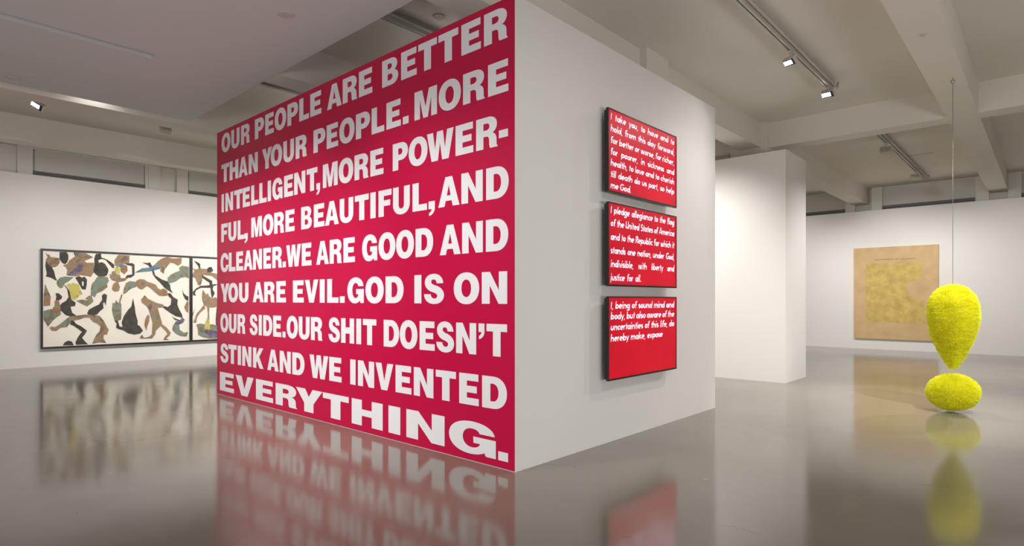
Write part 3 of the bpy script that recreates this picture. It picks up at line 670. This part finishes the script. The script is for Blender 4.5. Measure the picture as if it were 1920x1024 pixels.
# rings run around the axis that points back to the viewer, as the brush is wound
ax = Vector((-eu, -ev, 0)).normalized(); sd = Vector((-ax.y, ax.x, 0)); up = Vector((0, 0, 1))
R = Matrix((ax, sd, up)).transposed().to_4x4()
prof2 = [(math.sin(a), math.cos(a)) for a in [math.pi * i / 40 for i in range(41)]]
Mb = Matrix.Translation((0, 0, hb_ + .010)) @ Matrix.Rotation(math.radians(7), 4, ax) @ R @ Matrix(((0, 0, rb * .95, 0), (rb, 0, 0, 0), (0, hb_, 0, 0), (0, 0, 0, 1)))
def bristle_ball(step, tang, length, seed):
    rnd = random.Random(seed); vs, fs = [], []
    nr = int(math.pi / step)
    for i in range(nr + 1):
        a = math.pi * i / nr; n = max(4, int(2 * math.pi * math.sin(a) / tang)); rl = rnd.uniform(.86, 1.05)
        for k in range(n):
            t = 2 * math.pi * (k + rnd.random()) / n; aa = a + rnd.uniform(-.5, .5) * step
            loc = Vector((math.sin(aa) * math.cos(t), math.sin(aa) * math.sin(t), math.cos(aa)))
            N = (R @ Vector((loc.z, loc.x, loc.y))); Pn = Vector((Mb @ loc))
            j3 = Vector((rnd.uniform(-.3, .3), rnd.uniform(-.3, .3), rnd.uniform(-.3, .3)))
            cl = mnoise.noise(Vector((3.2 * math.cos(t), 3.2 * math.sin(t), aa * 2.4))) + .8 * mnoise.noise(Vector((9 * math.cos(t), 9 * math.sin(t), aa * 5)))
            d = (N + j3).normalized(); L = length * rl * (rnd.uniform(.9, 1.08) + .24 * cl - .30 * math.exp(-(a / .45) ** 2) + .12 * math.sin(t * 11 + 2 * cl) * math.exp(-(a / 1.0) ** 2))
            w = d.orthogonal().normalized(); w = (Matrix.Rotation(rnd.random() * 6.28, 3, d) @ w) * .0016
            b0 = Pn - N * length * .97; tip = b0 + d * L
            if tip.z < .003: tip.z = .003
            if b0.z < .003: b0.z = .003
            j = len(vs); vs += [b0 - w * 1.3, b0 + w * 1.3, tip + w * .6, tip - w * .6]; fs.append((j, j + 1, j + 2, j + 3))
    return mesh('bristles', vs, fs)
v_, f_ = revolve([(r, z) for r, z in prof2], 32)
me = mesh('core', [Mb @ (Vector(v) * .80) for v in v_], f_, True); link('core', me, M_core, ball, (0, 0, 0))
o = link('bristles', bristle_ball(.030, .021, .05, 5), M_brist2, ball, (0, 0, 0)); o['kind'] = 'stuff'

# ------------------------------------------------------------ lighting tracks and spotlights
def track(v, z, u0, u1, label):
    t = empty('lighting_track', P((u0 + u1) / 2, v, z), label, 'light track', 'ceiling lighting tracks')
    w = .022
    boxes('rail', [hb(u0, u1, v - w, v - .006, z, z + .03), hb(u0, u1, v + .006, v + w, z, z + .03), hb(u0, u1, v - w, v + w, z + .03, z + .045)], M_rail, t)
    boxes('slot', [hb(u0 + .01, u1 - .01, v - .006, v + .006, z + .014, z + .03)], M_slot, t)
    boxes('mounting_plate', [hb(u0, u1 + .02, v - .02, v + .075, ZC - .012, ZC)], M_rail, t)
    me = tube_mesh([P(u0, v - .042, z + .035), P(u1 + .05, v - .042, z + .035), P(u1 + .07, v - .042, ZC)], .017, 8); link('conduit', me, M_rail, t)
    nn = int((u1 - u0) / .55) + 1
    for i in range(nn):
        uu = u0 + .12 + i * (u1 - u0 - .24) / max(nn - 1, 1)
        boxes('clip', [hb(uu, uu + .022, v - .056, v + .05, z + .044, z + .056), hb(uu + .005, uu + .017, v - .01, v + .01, z + .05, ZC)], M_rail, t)
    return t
ZT = 2.20
track(1.70, ZT, 2.2, 6.88, 'grey lighting track running along the ceiling at right, above the screens')
track(1.70, ZT, 8.45, 13.2, 'distant grey lighting track beyond the cross beam, before the far right wall')
track(3.86, ZT, 2.2, 7.0, 'grey lighting track above the top edge of the mural, nearer its right end')
track(8.25, 2.232, .6, 3.3, 'grey lighting track behind the beam at upper left, over the collage wall')
track(5.98, ZT, 2.2, 7.0, 'grey lighting track above the top edge of the mural, nearer its left end')
def spotlight(u, v, z, target, label, power=0, lit=True, s=1.0, drop=.10, roll=0):
    base = P(u, v, z)
    t = empty('track_spotlight', base, label, 'spotlight', 'track spotlights')
    boxes('adapter', [(-.05, .05, -.02, .02, -.03, 0)], M_lampbody, t, .004, Matrix.Identity(4))
    c = Vector((0, 0, -drop * U))
    link('stem', tube_mesh([(0, 0, -.02), (0, 0, -drop * U + .01)], .009, 8), M_lampbody, t, (0, 0, 0))
    d = (Vector(target) - (base + c)).normalized()
    q = d.to_track_quat('-Z', 'Y').to_matrix().to_4x4() @ Matrix.Rotation(roll, 4, 'Z'); Mx = Matrix.Translation(c) @ q @ Matrix.Scale(s, 4)
    # flat rectangular head, opening along local -z
    boxes('housing', [(-.11, .11, -.075, -.067, -.05, .03), (-.11, .11, .067, .075, -.05, .03), (-.11, -.102, -.067, .067, -.05, .03), (.102, .11, -.067, .067, -.05, .03), (-.11, .11, -.075, .075, .03, .04)], M_lampbody, t, 0, Mx)
    boxes('heat_sink', [(-.09 + i * .03, -.075 + i * .03, -.05, .05, .04, .058) for i in range(6)], M_lampbody, t, 0, Mx)
    boxes('reflector', [(-.10, .10, -.065, -.04, -.042, -.034), (-.10, .10, .04, .065, -.042, -.034), (-.10, -.05, -.04, .04, -.042, -.034)], M_lampdark, t, 0, Mx)
    boxes('lens', [(-.05, .10, -.04, .04, -.040, -.032)], M_lens if lit else M_lampdark, t, 0, Mx)
    if power:
        l = spot('spot_beam', base + c + d * .09 * s, target, power, 78, .9); 
    return t
spotlight(5.54, 1.70, ZT, P(3.9, 2.28, .2), 'glowing rectangular spotlight on the right track, the nearer of its two', 40, s=.72, drop=.085)
spotlight(6.75, 1.70, ZT, P(4.4, 1.9, -.3), 'glowing rectangular spotlight at the far end of the right track', 40, s=.8, drop=.06)
spotlight(9.69, 1.70, ZT, P(13.8, 1.9, .1), 'unlit-looking back of a spotlight on the distant track, nearer the cross beam', 60)
spotlight(12.15, 1.70, ZT, P(13.8, 2.6, .1), 'back of a spotlight at the far end of the distant track, above the gold painting', 20)
spotlight(1.31, 8.25, 2.23, P(-.1, 6.9, .9), 'bright tilted spotlight hanging at upper left, over the collage wall', 0, s=.8, drop=.09, roll=.65)
spotlight(2.58, 8.25, 2.23, P(2.5, 11.1, .3), 'pale spotlight seen from behind, left of the mural top corner', 0, s=.85, drop=.08)

# ------------------------------------------------------------ small ceiling fittings
def disc(name, u, v, z, r, label, cat):
    vs, fs = revolve([(0, 0), (r * .9, 0), (r, .004), (r, .016)][::1], 24)
    me = mesh(name, [(x, y, z_) for x, y, z_ in vs], fs)
    o = link(name, me, M_trimc, None, P(u, v, z) - Vector((0, 0, .016))); tag(o, label, cat)
M_trimc = mat('sprinkler_cover', (.5, .49, .46), .5)
def ceil_at(px, py, z):
    t = (px - CX) / F; D = z * F / (CY - py); return D * (ca + sa * t), D * (sa - ca * t)
for (px, py, z, lab) in [(823, 30, ZC, 'round sprinkler cover on the ceiling bay above the mural'), (536, 26, ZB - .005, 'small round sensor on the flat soffit above the mural'),
                         (24, 146, ZB - .005, 'round sprinkler cover on the soffit at far left'), (1731, 64, ZB, 'small round fitting under the ceiling beam at right')]:
    u, v = ceil_at(px, py, z); disc('sprinkler_cover', u, v, z, .075 if px != 1731 else .03, lab, 'sprinkler')
u, v = ceil_at(1727, 290, ZC)
vt = empty('ceiling_vent', P(u, v, ZC), 'thin slotted vent in the ceiling beside the distant track', 'vent')
boxes('slat', [(-.10, -.03, -.25, .25, -.012, 0)], M_trimc, vt, 0, Matrix.Identity(4)); boxes('gap', [(-.025, .0, -.22, .22, -.008, 0)], M_slot, vt, 0, Matrix.Identity(4))
